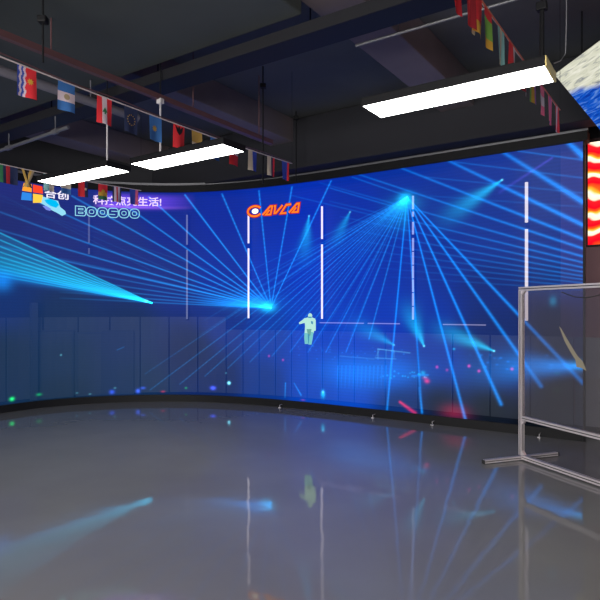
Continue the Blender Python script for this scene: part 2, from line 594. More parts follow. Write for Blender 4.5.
RED = np.array(lin(235, 25, 60))
blob(427, 381, RED, 5, 4, .9)
blob(425, 378, RED, 5, 3, .4)
beam(400, 402, 415, 413, RED, 2.4, 3.4, .9, .7)
blob(455, 412, RED, 16, 9, .25)
for (x, y, i) in ((437, 367, .6), (469, 366, .8), (479, 371, .7), (447, 370, .3), (512, 369, .6), (269, 356, .4), (283, 360, .4), (454, 348, .0)):
    blob(x, y, np.array(lin(255, 60, 180)), 2.5, 2.5, i)
blob(454, 349, CYAN, 2.5, 2, .8)
blob(423, 373, CYAN, 5, 4, .6)
beam(412, 376, 428, 375, PALE, 2, 2, .5, .5)
beam(419, 388, 422, 412, BLUE, 2.2, 2.2, .3, .6)
blob(323, 394, CYAN, 5, 8, 1.2)
blob(323, 392, ICE, 2.5, 3, .8)
beam(285.5, 383, 285, 397, PALE, 1.4, 1.8, .8, .3)
beam(294, 383, 301, 395, PALE, 1.2, 2.0, .5, .7)
blob(229, 383, ICE, 3.6, 3.4, 2.6)
blob(226, 373, ICE, 2, 1.4, .5)
blob(213, 388, np.array(lin(70, 90, 255)), 7, 4.5, 1.5)
blob(12, 399, np.array(lin(20, 230, 110)), 5, 4, 1.6)
blob(39, 394.5, np.array(lin(20, 200, 110)), 6, 3, .6)
blob(112, 392, np.array(lin(50, 90, 250)), 6, 5, .9)
blob(138, 391, np.array(lin(60, 100, 255)), 5, 5, 1.2)
blob(143, 388, np.array(lin(60, 100, 255)), 6, 3, .7)
blob(115, 388, ICE, 3, 2, .3)
blob(163, 391.5, RED, 5, 2, .5)
blob(186, 388, np.array(lin(20, 200, 90)), 3, 2, .7)
blob(61, 355, ICE, 2, 2, .5)
blob(90, 394, ICE, 3, 1.4, .35)
blob(77, 393, ICE, 3, 1.4, .3)
blob(303, 400, np.array(lin(180, 40, 60)), 5, 1.6, .5)
beam(117, 350, 124, 347, PALE, 1, 1, .3, .3)

# violet banner at the top left
s0, zc = surf(150, 202)
sa, sb = surf(93, 200)[0], surf(196, 200)[0]
V = np.clip((SG - sa) / 0.25, 0, 1) * np.clip((sb - SG) / 0.8, 0, 1) * np.exp(-((ZG - 3.27) / 0.115) ** 4)
img += V[..., None] * np.array(lin(110, 60, 215)) * .9
ul = np.clip((SG - sa) / 0.2, 0, 1) * np.clip((sb - SG) / 1.3, 0, 1) * np.exp(-((ZG - 3.18) / 0.02) ** 2)
img += ul[..., None] * np.array(lin(190, 120, 240)) * .5

# very fine scan texture of the LED rows
img *= (1 + 0.05 * np.sin(ZG * 2 * math.pi / 0.045))[..., None]
rng = np.random.default_rng(5)
img *= 1 + 0.05 * (rng.random((NS, NZ, 1)) - .5)

me = bpy.data.meshes.new('led_film')
co = np.zeros((NS, NZ, 3), dtype=np.float32)
co[..., 0] = SX[:, None]
co[..., 1] = SY[:, None]
co[..., 2] = ZZ[None, :]
idx = np.arange(NS * NZ).reshape(NS, NZ)
quads = np.stack([idx[:-1, :-1], idx[1:, :-1], idx[1:, 1:], idx[:-1, 1:]], -1).reshape(-1, 4)
me.vertices.add(NS * NZ)
me.vertices.foreach_set('co', co.ravel())
me.loops.add(quads.size)
me.loops.foreach_set('vertex_index', quads.ravel().astype(np.int32))
me.polygons.add(len(quads))
me.polygons.foreach_set('loop_start', np.arange(0, quads.size, 4, dtype=np.int32))
me.update(calc_edges=True)
ca = me.color_attributes.new('picture', 'FLOAT_COLOR', 'POINT')
ca.data.foreach_set('color', np.concatenate([img, np.ones((NS, NZ, 1))], -1).astype(np.float32).ravel())
fmat = bpy.data.materials.new('transparent led film')
fmat.use_nodes = True
nt = fmat.node_tree
nt.nodes.remove(nt.nodes['Principled BSDF'])
at_n = nt.nodes.new('ShaderNodeAttribute')
at_n.attribute_name = 'picture'
em = nt.nodes.new('ShaderNodeEmission')
geo = nt.nodes.new('ShaderNodeNewGeometry')
inv = nt.nodes.new('ShaderNodeMath')
inv.operation = 'SUBTRACT'
inv.inputs[0].default_value = 1.0
nt.links.new(geo.outputs['Backfacing'], inv.inputs[1])
nt.links.new(at_n.outputs['Color'], em.inputs['Color'])
nt.links.new(inv.outputs[0], em.inputs['Strength'])
tr = nt.nodes.new('ShaderNodeBsdfTransparent')
tr.inputs['Color'].default_value = (TRANS * .92, TRANS * .97, TRANS * 1.08, 1)
ad = nt.nodes.new('ShaderNodeAddShader')
nt.links.new(em.outputs[0], ad.inputs[0])
nt.links.new(tr.outputs[0], ad.inputs[1])
nt.links.new(ad.outputs[0], nt.nodes['Material Output'].inputs['Surface'])
fmat.cycles.emission_sampling = 'NONE'
film = link('film', me, screen, [fmat])

# frame of the screen
bm = bmesh.new()
strip(bm, 0, LEN, 0.0, ZB, 0.03, -0.10, step=0.12)
obj('plinth', bm, M['black_metal'], screen)
bm = bmesh.new()
strip(bm, 0, LEN + 0.05, ZT, ZT + 0.11, 0.04, -0.14, step=0.12)
obj('top_frame', bm, M['black_metal'], screen)
bm = bmesh.new()
strip(bm, 0, LEN + 0.05, ZT + 0.115, ZT + 0.15, 0.02, -0.02, step=0.12)
obj('edge_trim', bm, M['grey_metal'], screen)
bm = bmesh.new()
strip(bm, LEN, LEN + 0.02, 0.0, ZT, 0.02, -0.04)
obj('end_post', bm, M['black_metal'], screen)
for (x, y) in ((283, 407), (376, 417), (435, 424), (541, 437)):
    s0, _ = surf(x, y)
    p = onscreen(s0, 0, 0.10)
    bm = bmesh.new()
    cyl(bm, p + Vector((0, 0, 0.0)), p + Vector((0, 0, 0.008)), 0.022, 14)
    cyl(bm, p + Vector((0, 0, 0.008)), p + Vector((0, 0, 0.045)), 0.004, 8)
    cyl(bm, p + Vector((0, 0, 0.045)), onscreen(s0, 0.045, 0.03), 0.004, 8)
    obj('levelling_foot', bm, M['white_metal'], screen)


# ------------------------------------------------------------------ pictures and letters shown on the screen
def ribbon(bm, pts, w, s0, z0, off=0.014, mi=0, closed=False):
    """a stroke of width w through (a, b) points in metres, laid on the curved screen"""
    pts = [Vector((p[0], p[1])) for p in pts]
    n_ = len(pts)
    L, R = [], []
    for i, p in enumerate(pts):
        a = pts[(i - 1) % n_] if (closed or i > 0) else p
        c = pts[(i + 1) % n_] if (closed or i < n_ - 1) else p
        t1 = (p - a).normalized() if (p - a).length > 1e-9 else (c - p).normalized()
        t2 = (c - p).normalized() if (c - p).length > 1e-9 else t1
        nn = Vector((-(t1.y + t2.y), t1.x + t2.x))
        nn = nn.normalized() if nn.length > 1e-6 else Vector((-t1.y, t1.x))
        k = 1 / max(0.5, nn.dot(Vector((-t1.y, t1.x))))
        L.append(p + nn * w / 2 * k)
        R.append(p - nn * w / 2 * k)
    vl = [bm.verts.new(onscreen(s0 + q.x, z0 + q.y, off)) for q in L]
    vr = [bm.verts.new(onscreen(s0 + q.x, z0 + q.y, off)) for q in R]
    rng_ = range(n_ if closed else n_ - 1)
    for i in rng_:
        j = (i + 1) % n_
        bm.faces.new((vl[i], vl[j], vr[j], vr[i])).material_index = mi


def poly(bm, pts, s0, z0, off=0.01, mi=0):
    f = bm.faces.new([bm.verts.new(onscreen(s0 + a, z0 + b_, off)) for a, b_ in pts])
    f.material_index = mi


def ell(cx, cy, rx, ry, n_=20, a0=0, a1=360):
    full = abs(a1 - a0) >= 360
    m_ = n_ if full else n_ + 1
    return [(cx + rx * math.cos(math.radians(a0 + (a1 - a0) * k / n_)), cy + ry * math.sin(math.radians(a0 + (a1 - a0) * k / n_))) for k in range(m_)]


def spix(*pts, off=0.0):
    return [surf(x, y, off) for x, y in pts]


# outlined pale cyan lettering BOOSOO
W_CY = glow('pale cyan letters', lin(150, 225, 245), 1.0)
W_DK = glow('deep blue letter fill', lin(10, 40, 120), 1.0)
s0, _ = surf(75, 210)
s1, _ = surf(140, 213)
bm = bmesh.new()
lw = (s1 - s0) / 6
H = 0.15
zb = 3.00


def rrect(x0, y0, x1, y1, r, k=4):
    out = []
    for (cx, cy, a) in ((x1 - r, y1 - r, 0), (x0 + r, y1 - r, 90), (x0 + r, y0 + r, 180), (x1 - r, y0 + r, 270)):
        for j in range(k + 1):
            t = math.radians(a + 90 * j / k)
            out.append((cx + r * math.cos(t), cy + r * math.sin(t)))
    return out


for i, ch in enumerate('BOOSOO'):
    x = i * lw + 0.005
    w_ = lw - 0.014
    if ch == 'O':
        ribbon(bm, rrect(x, 0, x + w_, H, 0.06), 0.013, s0, zb, closed=True)
        ribbon(bm, rrect(x + 0.042, 0.045, x + w_ - 0.042, H - 0.045, 0.025), 0.011, s0, zb, closed=True)
    elif ch == 'B':
        ribbon(bm, [(x, 0), (x, H), (x + w_ - .02, H), (x + w_, H - .02), (x + w_, H * .58), (x + w_ - .015, H / 2), (x + w_, H * .42), (x + w_, .02), (x + w_ - .02, 0)], 0.013, s0, zb, closed=True)
        for yy in (0.037, 0.095):
            ribbon(bm, [(x + 0.045, yy), (x + w_ - 0.04, yy), (x + w_ - 0.04, yy + .02), (x + .045, yy + .02)], 0.010, s0, zb, closed=True)
    else:
        ribbon(bm, rrect(x, 0, x + w_, H, 0.045), 0.013, s0, zb, closed=True)
        ribbon(bm, [(x + 0.045, 0.100), (x + w_ - 0.01, 0.100)], 0.012, s0, zb)
        ribbon(bm, [(x + 0.01, 0.048), (x + w_ - 0.045, 0.048)], 0.012, s0, zb)
t = obj('lettering', bm, [W_CY], screen)
t['label'] = 'pale cyan outlined lettering BOOSOO'

# orange AVCA emblem
s0, _ = surf(247.5, 211)
s1, _ = surf(298.5, 206)
W_OR = glow('orange neon letters', lin(255, 120, 40), 1.35)
W_OW = glow('cream hot spot', lin(255, 240, 215), 1.6)
W_RD = glow('red letter glow', lin(190, 30, 25), 0.9)
TL = s1 - s0
zb = 2.975
bm = bmesh.new()
# red halo drawn as a wider stroke behind
rw = TL * 0.27
shapes = []
shapes.append((ell(rw * .55, 0.09, rw * .5, 0.080, 22, 35, 325), False))
sk = 0.05
x = rw * 1.12
aw = (TL - x) / 4
def slant(pts, x_, w_):
    return [(x_ + a * w_ + b_ * 0.05, 0.02 + b_ * 0.125) for a, b_ in pts]
shapes.append((slant([(0, 0), (.55, 1), (.80, 1), (.92, 0), (.36, 0), (.62, .55)], x, aw), False))
shapes.append((slant([(.0, 1), (.16, 1), (.34, .1), (.50, .1), (.98, 1)], x + aw * .98, aw), False))
shapes.append((slant([(1.0, 1), (.40, 1), (.05, 0), (.75, 0)], x + aw * 2.02, aw * .9), False))
shapes.append((slant([(0, 0), (.55, 1), (.80, 1), (.98, 0), (.36, 0), (.62, .55)], x + aw * 3.0, aw), False))
for pts, cl in shapes:
    ribbon(bm, pts, 0.052, s0, zb, off=0.008, mi=2, closed=cl)
    ribbon(bm, pts, 0.027, s0, zb, off=0.014, mi=0, closed=cl)
poly(bm, ell(rw * .58, 0.09, rw * .24, 0.042, 16), s0, zb, off=0.014, mi=1)
t = obj('emblem', bm, [W_OR, W_OW, W_RD], screen)
t['label'] = 'orange outlined emblem of a ringed dot followed by the letters AVCA'

# four coloured blocks of the logo at the top left
s0, z0 = surf(32, 193)
cols = [glow('logo orange', lin(255, 160, 50), 1.1), glow('logo red', lin(250, 70, 40), 1.1), glow('logo blue', lin(50, 140, 235), 1.0), glow('logo yellow', lin(255, 205, 70), 1.1)]
bm = bmesh.new()
for mi, pts in ((0, [(-.155, .01), (-.01, .01), (-.01, .13), (-.13, .13)]), (1, [(.01, .01), (.16, .01), (.15, .12), (.01, .13)]),
                (2, [(-.17, -.13), (-.01, -.12), (-.01, -.01), (-.155, -.01)]), (3, [(.01, -.15), (.14, -.13), (.16, -.01), (.01, -.01)])):
    poly(bm, pts, s0, z0, off=0.012, mi=mi)
t = obj('logo_blocks', bm, cols, screen)
t['label'] = 'logo of four orange, red, blue and yellow blocks'

# pale cyan flying craft below the blocks
bm = bmesh.new()
craft = [glow('craft pale cyan', lin(150, 225, 250), 1.0), glow('craft cyan', lin(0, 185, 240), 1.1), glow('craft violet', lin(120, 140, 235), 1.0)]
o0 = surf(51, 205)
def pp(*pts):
    return [(surf(x, y)[0] - o0[0], surf(x, y)[1] - o0[1]) for x, y in pts]
poly(bm, pp((34, 198), (41, 196), (50, 199), (58, 201), (60, 207), (65, 211), (66, 214), (62, 216), (57, 213), (51, 210), (44, 205), (38, 202)), *o0, off=0.010, mi=0)
poly(bm, pp((44, 200), (50, 199), (56, 201), (59, 205), (56, 208), (50, 206), (46, 203)), *o0, off=0.014, mi=1)
poly(bm, pp((42, 206), (46, 206), (51, 209), (50, 211), (46, 210)), *o0, off=0.014, mi=2)
t = obj('craft_image', bm, craft, screen)
t['label'] = 'pale cyan flying craft shown under the logo blocks'

# the standing performer in a pale suit
bm = bmesh.new()
per = [glow('suit pale green', lin(185, 235, 222), 1.0), glow('suit shade', lin(70, 150, 185), 1.0), glow('suit legs', lin(120, 200, 205), 1.0), glow('suit grey green', lin(110, 170, 160), 1.0)]
o0 = surf(310, 330)
poly(bm, pp(*[(310.5 + 2.2 * math.cos(a * .5236), 315.8 + 2.6 * math.sin(a * .5236)) for a in range(12)]), *o0, off=.012)
poly(bm, pp((304.5, 318.3), (308.5, 317.4), (312.5, 317.4), (315.6, 318.6), (315, 326), (314.2, 333), (305, 333), (305.5, 326)), *o0, off=.012)
poly(bm, pp((305.5, 318), (299.3, 322.6), (299.8, 324.2), (303, 323.4), (306.3, 322.6)), *o0, off=.013)
poly(bm, pp((314.6, 318.4), (316.2, 320), (316.2, 330.5), (314.2, 331), (313.6, 323)), *o0, off=.013)
poly(bm, pp((304.9, 332), (309.6, 332), (309.2, 338), (308.6, 344), (305.2, 344), (304.6, 338)), *o0, off=.012, mi=2)
poly(bm, pp((307, 329), (312, 329), (311, 335), (309, 337)), *o0, off=.014, mi=3)
poly(bm, pp((308.5, 316.6), (312.4, 316.6), (312, 318), (309, 318)), *o0, off=.016, mi=1)
poly(bm, pp((309.8, 332), (314.0, 332), (313.2, 338), (311.9, 344.6), (308.9, 344.6), (309.4, 338)), *o0, off=.013, mi=2)
poly(bm, pp((311.4, 321), (313.6, 321.5), (313.3, 324.5), (311.6, 323.5)), *o0, off=.015, mi=1)
poly(bm, pp((308.2, 334), (309.9, 334), (309.4, 343), (308.6, 343)), *o0, off=.015, mi=1)
t = obj('performer_image', bm, per, screen)
t['label'] = 'small performer in a pale suit with one arm held out, shown on the screen'


def screen_text(body, s_left, z_base, height, width, material, name, label):
    cu = bpy.data.curves.new(name, 'FONT')
    cu.body = body
    cu.size = 1
    cu.offset = 0.018
    cu.resolution_u = 3
    tmp = bpy.data.objects.new(name, cu)
    C.objects.link(tmp)
    dg = bpy.context.evaluated_depsgraph_get()
    dg.update()
    me_ = bpy.data.meshes.new_from_object(tmp.evaluated_get(dg))
    bpy.data.objects.remove(tmp)
    if not len(me_.vertices):
        return
    xs = [v.co.x for v in me_.vertices]
    ys = [v.co.y for v in me_.vertices]
    kx, ky = width / (max(xs) - min(xs)), height / (max(ys) - min(ys))
    x0, y0 = min(xs), min(ys)
    for v in me_.vertices:
        v.co = onscreen(s_left + (v.co.x - x0) * kx, z_base + (v.co.y - y0) * ky, 0.014)
    o = link(name, me_, screen, [material])
    o['label'] = label


W_WH = glow('white characters', lin(245, 240, 255), 1.1)
W_PK = glow('pink white characters', lin(240, 215, 255), 1.1)
sa, sb = surf(44, 197)[0], surf(68.5, 199)[0]
screen_text('合创', sa, 3.235, 0.135, sb - sa, W_WH, 'characters', 'two white Chinese characters beside the logo blocks')
sa, sb = surf(93, 203)[0], surf(161.5, 203)[0]
screen_text('科技点亮生活!', sa, 3.20, 0.15, sb - sa, W_PK, 'banner_characters', 'pink white Chinese slogan on the violet banner')

# ------------------------------------------------------------------ light tubes on the wall behind the screen
warm = glow('warm tube', (1.0, 0.84, 0.74), 2.3)
cream_t = glow('cream tube', (1.0, 0.86, 0.70), 1.75)
cool = glow('cool tube', (0.70, 0.74, 1.0), 1.0)
dim = glow('dim tube', (0.75, 0.78, 0.9), 0.4)
vdim = glow('faint tube', (0.75, 0.78, 0.9), 0.22)
tubes = [(89, vdim, 2.45, 'faint vertical light tube behind the screen under the BOOSOO lettering'),
         (187, dim, 1.34, 'dim vertical light tube behind the screen right of the violet banner'),
         (248.5, warm, 1.36, 'white vertical light tube under the orange emblem'),
         (322, warm, 1.36, 'white vertical light tube right above the standing performer'),
         (413, cool, 1.36, 'bluish speckled vertical light tube at the hub of the laser fan'),
         (526.5, cream_t, 1.36, 'warm white vertical light tube behind the corner of the metal stand')]
for (px, m_, zlow, lab) in tubes:
    s0, _ = surf(px, 300, WOFF + 0.08)
    p = onscreen(s0, 0, WOFF + 0.08)
    t = thing('tube_light', lab, 'light tube', (p.x, p.y, zlow), 0, 'vertical tube lights behind the screen')
    pw = onscreen(s0, 0, WOFF + 0.02) - p
    bm = bmesh.new()
    box(bm, pw * .6 + Vector((0, 0, (3.16 - zlow) / 2)), (0.03, 0.03, 3.2 - zlow), rot=Matrix.Rotation(math.atan2(pw.y, pw.x), 4, 'Z'))
    obj('back_rail', bm, M['black_metal'], t)
    gaps = [(zlow, 2.55), (2.64, 3.16)]
    if px == 413:
        gaps = [(zlow + k * 0.2, zlow + k * 0.2 + 0.185) for k in range(6)] + [(2.6, 2.78), (2.86, 2.93), (2.97, 3.16)]
    for (a, c) in gaps:
        if c > a:
            bm = bmesh.new()
            cyl(bm, (0, 0, a - zlow), (0, 0, c - zlow), 0.02 if px > 500 else 0.015, 12)
            obj('tube', bm, m_, t)

# ------------------------------------------------------------------ red and yellow LED panel on the wall right of the screen
s0, zt = surf(588, 143, WOFF + 0.06)
_, zb = surf(588, 245, WOFF + 0.06)
t = thing('wall_display', 'tall LED panel with red, yellow and white flame bands right of the screen', 'screen', tuple(onscreen(s0, zb, WOFF + 0.06)),
          math.atan2(TY[-1], TX[-1]))
bm = bmesh.new()
box(bm, (1.2, 0.022, (zt - zb) / 2), (2.44, 0.05, zt - zb + 0.04), bev=0.004)
obj('housing', bm, M['black_metal'], t)
bm = bmesh.new()
box(bm, (1.2, -0.006, (zt - zb) / 2), (2.4, 0.006, zt - zb))
m_ = bpy.data.materials.new('flame bands')
m_.use_nodes = True
nt = m_.node_tree
nt.nodes.remove(nt.nodes['Principled BSDF'])
tc = nt.nodes.new('ShaderNodeTexCoord')
mp = nt.nodes.new('ShaderNodeMapping')
mp.inputs['Scale'].default_value = (1.0, 1.0, 1.0)
mp.inputs['Rotation'].default_value = (0, 0.15, 0)
nt.links.new(tc.outputs['Object'], mp.inputs['Vector'])
wv = nt.nodes.new('ShaderNodeTexWave')
wv.bands_direction = 'Z'
wv.wave_profile = 'SAW'
wv.inputs['Scale'].default_value = 1.35
wv.inputs['Distortion'].default_value = 7.0
wv.inputs['Detail'].default_value = 2
wv.inputs['Detail Scale'].default_value = 1.6
nt.links.new(mp.outputs[0], wv.inputs['Vector'])
cr = nt.nodes.new('ShaderNodeValToRGB')
els = cr.color_ramp.elements
els[0].position = 0.0
els[0].color = (.22, .0005, .004, 1)
els[1].position = 1.0
els[1].color = (.24, .001, .004, 1)
for pos, c in ((0.34, (.3, .004, .006)), (0.42, (.3, .22, .16)), (0.60, (.3, .28, .22)), (0.70, (.26, .15, .012)), (0.82, (.24, .03, .003))):
    e = els.new(pos)
    e.color = (*c, 1)
nt.links.new(wv.outputs['Fac'], cr.inputs['Fac'])
em = nt.nodes.new('ShaderNodeEmission')
em.inputs['Strength'].default_value = 4.5
nt.links.new(cr.outputs[0], em.inputs['Color'])
nt.links.new(em.outputs[0], nt.nodes['Material Output'].inputs['Surface'])
obj('display', bm, m_, t)

# ------------------------------------------------------------------ tilted LED panel high on the right (generic brush strokes)
def ray(px, py, d):
    return Vector(((px - 300) / F * d, d, EYE + (310 - py) / F * d))
c0 = ray(554, 74, 5.5)
c1 = ray(640, 10, 4.5)
u = (c1 - c0)
v = ray(640, 172, 5.57) - c0
v = v - u * (v.dot(u) / u.dot(u))
ul_, vl_ = u.length * 1.2, v.length * 1.2
ux, vx = u.normalized(), v.normalized()
nx = ux.cross(vx).normalized()
if nx.z > 0:
    nx = -nx
mtx = Matrix(((ux.x, vx.x, nx.x, c0.x), (ux.y, vx.y, nx.y, c0.y), (ux.z, vx.z, nx.z, c0.z), (0, 0, 0, 1)))
t = thing('ceiling_display', 'tilted LED panel under the ceiling with cream and blue brush strokes', 'screen')
t.matrix_world = mtx
bm = bmesh.new()
box(bm, (ul_ / 2, vl_ / 2, -0.03), (ul_, vl_, 0.055))
obj('housing', bm, M['black_metal'], t)
bm = bmesh.new()
box(bm, (ul_ / 2, vl_ / 2, 0.002), (ul_ - .01, vl_ - .01, 0.006))
m_ = bpy.data.materials.new('cream and blue brush strokes')
m_.use_nodes = True
nt = m_.node_tree
nt.nodes.remove(nt.nodes['Principled BSDF'])
tc = nt.nodes.new('ShaderNodeTexCoord')
sx = nt.nodes.new('ShaderNodeSeparateXYZ')
nt.links.new(tc.outputs['Object'], sx.inputs[0])
n0 = nt.nodes.new('ShaderNodeTexNoise')
n0.inputs['Scale'].default_value = 2.2
n0.inputs['Detail'].default_value = 3
nt.links.new(tc.outputs['Object'], n0.inputs['Vector'])
mp = nt.nodes.new('ShaderNodeMapping')
mp.inputs['Rotation'].default_value = (0, 0, 0.75)
mp.inputs['Scale'].default_value = (5, 34, 5)
nt.links.new(tc.outputs['Object'], mp.inputs['Vector'])
n1 = nt.nodes.new('ShaderNodeTexNoise')
n1.inputs['Scale'].default_value = 1.0
n1.inputs['Detail'].default_value = 4
n1.inputs['Distortion'].default_value = 0.8
nt.links.new(mp.outputs[0], n1.inputs['Vector'])
cream = nt.nodes.new('ShaderNodeValToRGB')
e = cream.color_ramp.elements
e[0].position, e[0].color = 0.30, (*lin(120, 125, 140), 1)
e[1].position, e[1].color = 0.70, (*lin(245, 243, 228), 1)
k_ = e.new(0.46)
k_.color = (*lin(218, 218, 196), 1)
blue = nt.nodes.new('ShaderNodeValToRGB')
e = blue.color_ramp.elements
e[0].position, e[0].color = 0.32, (*lin(12, 45, 150), 1)
e[1].position, e[1].color = 0.75, (*lin(150, 190, 235), 1)
k_ = e.new(0.52)
k_.color = (*lin(20, 90, 205), 1)
nt.links.new(n1.outputs['Fac'], cream.inputs['Fac'])
nt.links.new(n1.outputs['Fac'], blue.inputs['Fac'])
# cream in the part near the long upper side, blue in the part near the lower side
ma = nt.nodes.new('ShaderNodeMath')
ma.operation = 'MULTIPLY_ADD'
nt.links.new(n0.outputs['Fac'], ma.inputs[0])
ma.inputs[1].default_value = 0.35
nt.links.new(sx.outputs['Y'], ma.inputs[2])
mb = nt.nodes.new('ShaderNodeMath')
mb.operation = 'MULTIPLY_ADD'
nt.links.new(sx.outputs['X'], mb.inputs[0])
mb.inputs[1].default_value = -0.35
nt.links.new(ma.outputs[0], mb.inputs[2])
sm = nt.nodes.new('ShaderNodeMapRange')
sm.inputs['From Min'].default_value = 0.35
sm.inputs['From Max'].default_value = 0.42
nt.links.new(mb.outputs[0], sm.inputs['Value'])
mx = nt.nodes.new('ShaderNodeMixRGB')
nt.links.new(sm.outputs[0], mx.inputs['Fac'])
nt.links.new(cream.outputs[0], mx.inputs['Color1'])
nt.links.new(blue.outputs[0], mx.inputs['Color2'])
em = nt.nodes.new('ShaderNodeEmission')
em.inputs['Strength'].default_value = 0.95
nt.links.new(mx.outputs[0], em.inputs['Color'])
nt.links.new(em.outputs[0], nt.nodes['Material Output'].inputs['Surface'])
obj('display', bm, m_, t)
for (a, b_) in ((0.15, 0.2), (1.0, 0.2)):
    p = mtx @ Vector((a, b_, -0.06))
    bm = bmesh.new()
    cyl(bm, p, (p.x, p.y, CEIL - 0.004), 0.008, 8)
    r_ = obj('hanging_rod', bm, M['black_metal'], t)
    r_.matrix_parent_inverse = mtx.inverted()

# ------------------------------------------------------------------ ceiling lamps
ZL = 2.92


def make_lamp(x, y, label, rods, cap=None):
    """rods: list of (fraction along the lamp, top height, radius, material)"""
    t = thing('ceiling_light', label, 'ceiling light', (x, y, ZL), ROOM_ROT, 'suspended rectangular ceiling lights')
    Lh, Wd, Th = 1.2, 0.30, 0.055
    bm = bmesh.new()
    # open tray: top plate and four sides
    box(bm, (0, 0, Th), (Lh, Wd, 0.006))
    for sy in (-1, 1):
        box(bm, (0, sy * (Wd / 2 - 0.003), Th / 2), (Lh, 0.006, Th))
    box(bm, (-Lh / 2 + 0.003, 0, Th / 2), (0.006, Wd - 0.012, Th))
    box(bm, (0.1, 0, Th + 0.02), (0.35, 0.09, 0.035), bev=0.004)
    obj('housing', bm, M['black_metal'], t)
    bm = bmesh.new()
    box(bm, (Lh / 2 + 0.002, 0, Th / 2), (0.010, Wd, Th + 0.004), bev=0.002)
    obj('end_cap', bm, cap or M['black_metal'], t)
    bm = bmesh.new()
    box(bm, (-0.002, 0, 0.006), (Lh - 0.018, Wd - 0.016, 0.010), bev=0.002)
    obj('diffuser', bm, M['lamp'], t)
    for (fr, zt_, r_, m_) in rods:
        xx = (fr - 0.5) * Lh
        bm = bmesh.new()
        cyl(bm, (xx, 0, Th), (xx, 0, zt_ - ZL), r_, 8)
        if r_ > 0.004:
            box(bm, (xx, 0, Th + 0.01), (0.05, 0.04, 0.012))
            box(bm, (xx, 0, zt_ - ZL), (0.06, 0.05, 0.05), bev=0.006)
            cyl(bm, (xx, 0, zt_ - ZL), (xx, 0, CEIL - 0.004 - ZL), 0.006, 8, mi=1)
        obj('hanging_rod' if r_ > 0.004 else 'wire', bm, [m_, M['black_metal']], t)
    return t


make_lamp(1.01, 3.797, 'nearest and largest of the suspended white rectangular lights, at the right', [(0.96, 3.34, 0.014, M['black_metal'])], M['cap'])
make_lamp(-1.074, 5.379, 'middle suspended white rectangular light, under the left string of flags', [(0.22, 3.52, 0.009, M['white_metal'])])
make_lamp(-2.323, 6.124, 'farthest suspended white rectangular light, near the logo corner of the screen', [(0.85, 3.50, 0.009, M['white_metal'])])
# thin cable beside the rod of the nearest lamp
e_ = Vector((1.01, 3.797, ZL)) + DA * 0.62
bm = bmesh.new()
tube(bm, [e_ + Vector((0.0, 0, 0.06)), e_ + Vector((0.04, 0, 0.075)), e_ + Vector((0.07, 0, 0.12)), e_ + Vector((0.075, 0, 0.3)), e_ + Vector((0.075, 0, CEIL - 0.004 - ZL))], 0.0035, 6)
tag(obj('power_cable', bm, M['grey_metal']), 'thin grey power cable rising from the right end of the nearest ceiling light', 'cable')
# unseen lamps added behind the camera to brighten floor and flags
for p, q, w_lab in ((-3.6, -0.8, 'first row behind the photographer, at the left'), (-0.8, -0.8, 'first row behind the photographer, in the middle'),
                    (2.0, -0.8, 'first row behind the photographer, at the right'), (-0.8, -3.0, 'row nearest the added window behind the photographer')):
    w_ = rq(p, q, 0)
    make_lamp(w_.x, w_.y, 'added unseen suspended white rectangular light in the ' + w_lab, [(0.2, 3.5, 0.009, M['white_metal'])])

# ------------------------------------------------------------------ rails, pipes and tray under the ceiling
bm = bmesh.new()
p = Vector((-1.33, 5.62, 3.56))
a, c = p - DB * 3.6, p + DB * 1.75
box(bm, (a + c) / 2, ((c - a).length, 0.05, 0.05), rot=Matrix.Rotation(math.atan2(DB.y, DB.x), 4, 'Z'))
for k in (-2.6, -1.2, 0.4, 1.5):
    h = p + DB * k
    cyl(bm, h, (h.x, h.y, CEIL - 0.004), 0.006, 6)
tag(obj('ceiling_rail', bm, M['dark_rail']), 'dark reddish rail hung above the left string of flags', 'rail')

# cable tray with its cables
bm = bmesh.new()
tz = 3.74
box(bm, rq(-2.2, 4.02, tz), (11.0, 0.26, 0.012), rot=beam_rot)
for dq in (-0.13, 0.13):
    box(bm, rq(-2.2, 4.02 + dq, tz + 0.045), (11.0, 0.012, 0.10), rot=beam_rot)
t = tag(obj('cable_tray', bm, mat('dark tray', (0.014, 0.014, 0.018), 0.6, spec=0.2)), 'long dark cable tray crossing the ceiling diagonally', 'cable tray')
for k in range(5):
    bm = bmesh.new()
    tube(bm, [rq(-7.5 + i * .8, 3.92 + k * .045 + 0.012 * math.sin(i * 1.3 + k), tz + 0.035 + .018 * (k % 2)) for i in range(14)], 0.012, 6)
    obj('cable', bm, M['grey_metal'] if k % 2 else M['black_metal'], t)
for k in range(6):
    bm = bmesh.new()
    h = rq(-6.5 + k * 1.9, 4.15, 0)
    cyl(bm, (h.x, h.y, tz), (h.x, h.y, CEIL - 0.004), 0.007, 6)
    obj('hanging_rod', bm, M['black_metal'], t)
# thin conduit beside the tray
bm = bmesh.new()
tube(bm, [rq(-2.4, 4.42, 3.80), rq(1.4, 4.42, 3.80), rq(5.5, 4.42, 3.80)], 0.013, 8)
for k in (-2, 0, 2, 4):
    h = rq(k, 4.42, 0)
    cyl(bm, (h.x, h.y, 3.8), (h.x, h.y, CEIL - 0.004), 0.004, 6)
tag(obj('conduit', bm, M['grey_metal']), 'thin pale conduit running just beyond the cable tray', 'pipe')

